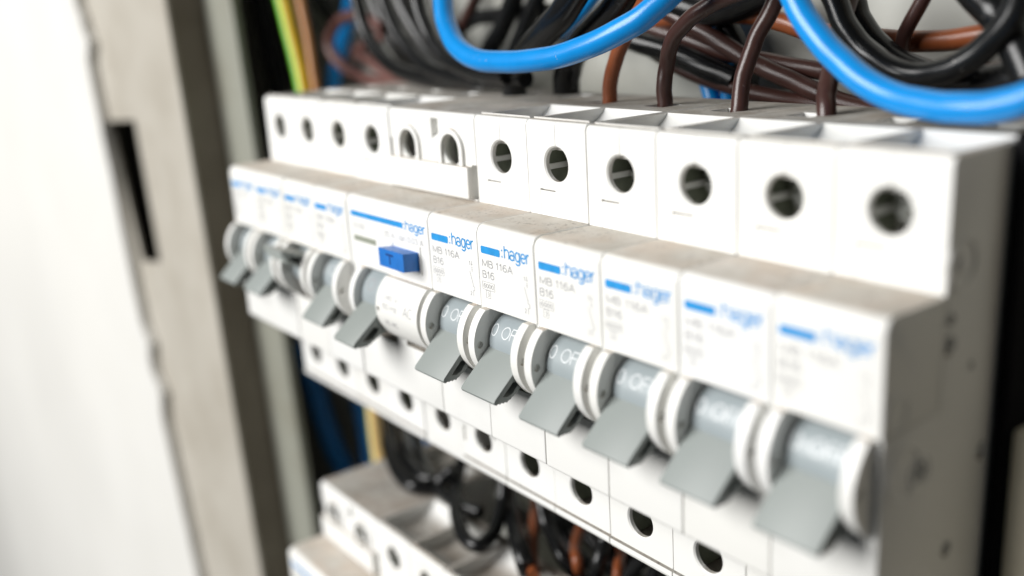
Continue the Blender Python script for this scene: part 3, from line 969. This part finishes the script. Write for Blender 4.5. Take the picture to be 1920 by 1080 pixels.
    ('blue_wire', 'blue wire beside the yellow one below the upper row', 'wires below the upper row', 'blue_dark', 2.6, [(-164.6, 61.0, -46.6), (-160.7, 61.0, -63.4), (-157.0, 60.5, -75.7), (-155.7, 60.0, -91.2), (-153.4, 59.0, -106.3)]),
    ('earth_wire', 'pale yellow and green wire below the upper row', 'wires below the upper row', 'earth_pale', 2.6, [(-131.8, 52.0, -39.9), (-127.2, 50.0, -54.4), (-124.8, 49.0, -65.7), (-122.1, 48.0, -74.9), (-116.2, 46.0, -86.7)]),
    ('black_wire', 'black wire hanging in a bend right of the yellow wire', 'wires below the upper row', 'black', 2.3, [(-130.4, 54.0, -40.0), (-121.0, 51.0, -52.8), (-96.9, 38.5, -52.9), (-80.2, 31.5, -53.2), (-67.5, 30.0, -52.8), (-65.2, 36.5, -53.0), (-61.1, 40.0, -48.4)]),
    ('black_wire', 'black wire behind the bend right of the yellow wire', 'wires below the upper row', 'black', 2.3, [(-125.4, 58.0, -48.0), (-109.4, 50.5, -53.0), (-89.3, 40.0, -52.8), (-73.3, 35.0, -52.8), (-63.7, 37.5, -52.8)]),
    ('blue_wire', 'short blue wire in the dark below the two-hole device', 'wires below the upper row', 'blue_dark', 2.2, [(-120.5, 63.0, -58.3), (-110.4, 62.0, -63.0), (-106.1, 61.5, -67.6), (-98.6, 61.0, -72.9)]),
    ('black_wire', 'grey sheened black wire bending down below the two-hole device', 'wires below the upper row', 'black', 1.9, [(-102.7, 50.0, -44.9), (-93.1, 47.0, -50.6), (-81.5, 41.5, -53.4), (-65.2, 35.5, -53.6), (-52.9, 34.0, -53.6), (-42.4, 36.0, -53.6)]),
    ('black_wire', 'black wire hanging in a deep loop onto the lower row', 'wires below the upper row', 'black', 2.0, [(-69.0, 52.0, -40.7), (-68.5, 48.0, -50.1), (-58.6, 39.0, -53.2), (-45.6, 30.0, -53.5), (-33.2, 24.5, -53.3), (-26.9, 25.0, -53.1), (-30.6, 32.5, -53.3), (-36.7, 40.0, -49.5), (-39.3, 44.0, -41.9), (-42.9, 48.0, -37.9)]),
    ('black_wire', 'black wire dropping right of the deep loop', 'wires below the upper row', 'black', 2.4, [(-57.0, 56.0, -47.0), (-45.6, 49.0, -52.8), (-27.4, 37.0, -52.8), (-10.5, 27.5, -52.8), (-33.0, 48.0, -83.7)]),
    ('brown_wire', 'orange brown wire end just right of the deep black loop', 'wires below the upper row', 'copper', 1.6, [(-36.3, 54.0, -46.0), (-36.6, 52.0, -53.8), (-25.9, 42.5, -53.5), (-17.8, 35.5, -53.8), (-6.0, 26.5, -53.4)]),
    ('black_wire', 'long black wire sweeping down to the right of the orange end', 'wires below the upper row', 'black', 1.9, [(-31.0, 48.0, -42.0), (-25.0, 45.0, -46.8), (-20.2, 43.0, -52.2), (-8.9, 38.0, -53.3), (-3.5, 40.0, -58.7), (5.6, 39.0, -60.8)]),
    ('brown_wire', 'orange brown wire bent between two black wires', 'wires below the upper row', 'copper', 1.5, [(-14.4, 54.0, -44.4), (-16.6, 52.0, -53.3), (-9.8, 43.5, -53.6), (-2.8, 38.5, -53.9), (-14.6, 49.0, -73.5)]),
    ('black_wire', 'black wire falling straight near the lower edge', 'wires below the upper row', 'black', 1.9, [(0.6, 48.0, -41.0), (-0.7, 46.0, -48.3), (1.0, 42.0, -53.6), (-3.8, 44.0, -66.1)]),
    ('brown_wire', 'short brown wire low between the last black wires', 'wires below the upper row', 'copper', 1.4, [(2.1, 52.0, -45.6), (0.1, 51.0, -53.0), (7.6, 42.5, -53.8), (-2.3, 50.0, -69.6)]),
    ('black_wire', 'black wire slanting left at the lower edge', 'wires below the upper row', 'black', 1.9, [(16.6, 48.0, -40.3), (13.0, 46.0, -47.6), (8.2, 44.0, -55.7), (3.1, 43.0, -63.8)]),
    ('black_wire', 'last black wire seen under the row before it leaves the picture', 'wires below the upper row', 'black', 1.9, [(19.1, 50.0, -41.5), (15.9, 48.0, -49.4), (14.9, 47.0, -56.8)]),
    ('black_wire', 'black wire in the deep shadow behind the long sweeping one', 'wires below the upper row', 'black', 2.6, [(-82.9, 65.0, -53.0), (-64.5, 64.0, -57.7), (-44.6, 63.0, -59.1), (-26.7, 62.0, -63.9), (-8.2, 61.0, -72.2)]),
    ('black_wire', 'black wire in the deep shadow under the second breaker', 'wires below the upper row', 'black', 2.6, [(-74.0, 67.0, -56.4), (-71.1, 66.0, -70.4), (-56.0, 65.0, -73.6), (-39.9, 65.0, -65.2), (-32.9, 66.0, -50.6)]),
    ('black_wire', 'black wire in the deep shadow under the third breaker', 'wires below the upper row', 'black', 2.6, [(-41.6, 67.0, -55.9), (-43.8, 66.0, -69.0), (-33.2, 65.0, -76.7), (-16.7, 65.0, -71.1), (-8.6, 66.0, -54.6)]),
    ('black_wire', 'black wire in the deep shadow at the very bottom right of the gap', 'wires below the upper row', 'black', 2.6, [(-13.8, 67.0, -53.8), (-19.8, 66.0, -67.7), (-12.4, 65.0, -74.2), (4.3, 65.0, -66.5)]),
]
STRIPE = {'earth': (4, 10), 'earth_pale': (3, 11)}

for nm, lab, grp, mat, r, pts in WIRES:
    b = wire_bm(pts, r)
    if mat in ('earth', 'earth_pale'):
        A, B = (M['earth_green'], M['earth_yellow']) if mat == 'earth' else (M['pale_green'], M['pale_yellow'])
        o = obj(nm, b, A)
        o.data.materials.append(B)
        for i, f in enumerate(o.data.polygons):
            k = i % 14
            f.material_index = 1 if STRIPE[mat][0] <= k < STRIPE[mat][1] else 0
    else:
        o = obj(nm, b, M[mat])
    tag(o, lab, 'wire', grp)

# ------------------------------------------------------------------ the cabinet, the wall it is let into, the duct
def sheet(pts_front, y0, y1, bev=0.0):
    """Upright panel: outline (x, z) in front, thickness y0..y1."""
    b = bmesh.new()
    f = [b.verts.new((x, y0, z)) for x, z in pts_front]
    k = [b.verts.new((x, y1, z)) for x, z in pts_front]
    n = len(f)
    b.faces.new(f)
    b.faces.new(k[::-1])
    es = []
    for i in range(n):
        j = (i + 1) % n
        b.faces.new((f[i], k[i], k[j], f[j]))
        es.append(b.edges.get((f[i], f[j])))
    if bev:
        bmesh.ops.bevel(b, geom=es, offset=bev, segments=3, affect='EDGES', profile=0.5, clamp_overlap=True)
    return b


cab = thing('electrical_cabinet', 'dirty cream metal cabinet with a black slot, let into the wall', 'cabinet', (-130, 78, -140))
CB = (130, -78, 140)


def cpart(name, bm, mat):
    return obj(name, bm, mat, cab, CB)


fl = lambda z: -184.5 - 0.075 * z
ll = lambda z: -160.3 - 0.079 * z
frame = sheet([(-330, -330), (fl(-330), -330), (fl(330), 330), (-330, 330)], 18.0, 19.4, 0.6)
slot = bmesh.new()
sv = [(-284.0, 45.3), (-246.8, 47.8), (-241.6, -10.6), (-267.0, -14.5)]
fa = [slot.verts.new((x, 14, z)) for x, z in sv]
fb = [slot.verts.new((x, 25, z)) for x, z in sv]
slot.faces.new(fa)
slot.faces.new(fb[::-1])
for i in range(4):
    slot.faces.new((fa[i], fb[i], fb[(i + 1) % 4], fa[(i + 1) % 4]))
cpart('front_flange', carve(frame, [slot]), M['flange'])


def strip(fx, y0, y1, thick, mat, name):
    b = bmesh.new()
    vs = []
    for z in (-330, 330):
        x = fx(z)
        vs.append([b.verts.new(p) for p in ((x - thick, y0, z), (x, y0, z), (x, y1, z), (x - thick, y1, z))])
    b.faces.new(vs[0])
    b.faces.new(vs[1][::-1])
    for i in range(4):
        b.faces.new((vs[0][i], vs[0][(i + 1) % 4], vs[1][(i + 1) % 4], vs[1][i]))
    return cpart(name, b, mat)


strip(lambda z: fl(z) - 0.4, 19.45, 32.0, 1.6, M['step'], 'frame_step')
lip = sheet([(fl(-330) - 14, -330), (ll(-330), -330), (ll(330), 330), (fl(330) - 14, 330)], 32.1, 35.0, 1.0)
cpart('inner_lip', lip, M['lip'])
b = bmesh.new()
box(b, -330, -326, 19.45, 78, -330, 330)
box(b, -325.9, fl(0) - 30, 40, 42, -330, 330)
cpart('side_panel', b, M['inner'])
b = bmesh.new()
box(b, -330, 330, 78.1, 81, -330, 330)
cpart('back_panel', b, M['back'])
b = bmesh.new()
box(b, 165, 169, 20, 78, -330, 330)
cpart('side_panel', b, M['step'])

# wall: front sheet with a ragged plaster edge along the cabinet
edge = []
for k in range(301):
    z = -330 + 660 * k / 300
    x = -276.95 - 0.139 * z if z > -27 else -273.2 - 0.206 * (z + 27)
    x += 0.15 * math.sin(z * 0.31) + random.uniform(-0.2, 0.2)
    for zc, a, wd in ((79, 7.0, 5), (88, 3.0, 4), (-51, 5.0, 4.6), (-72, 6.5, 4.6), (-79, 2.5, 4), (20, 1.0, 9)):
        x += a * math.exp(-((z - zc) / wd) ** 2)
    edge.append((x, z))
wall = obj('wall', sheet([(-2500, -1400)] + edge + [(-2500, 700)], 14.0, 17.6, 0.0), M['wall'])
structure(wall, 'white plastered wall to the left of the cabinet, its edge ragged')

b = bmesh.new()
box(b, 107.4, 132, 28.5, 77.5, -140, 22, 1.0)
duct = obj('cable_duct', b, M['duct'])
tag(duct, 'cream duct strip standing right of the last breaker', 'cable duct')
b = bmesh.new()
box(b, 105.15, 107.2, 27.3, 77.5, -140, 64.5, 0.6)  # black strip added in place of the shaded gap beside the breaker
shade = obj('gap_shade_strip', b, M['shade'])
tag(shade, 'black vertical seal strip added to darken the gap beside the last breaker', 'shade')
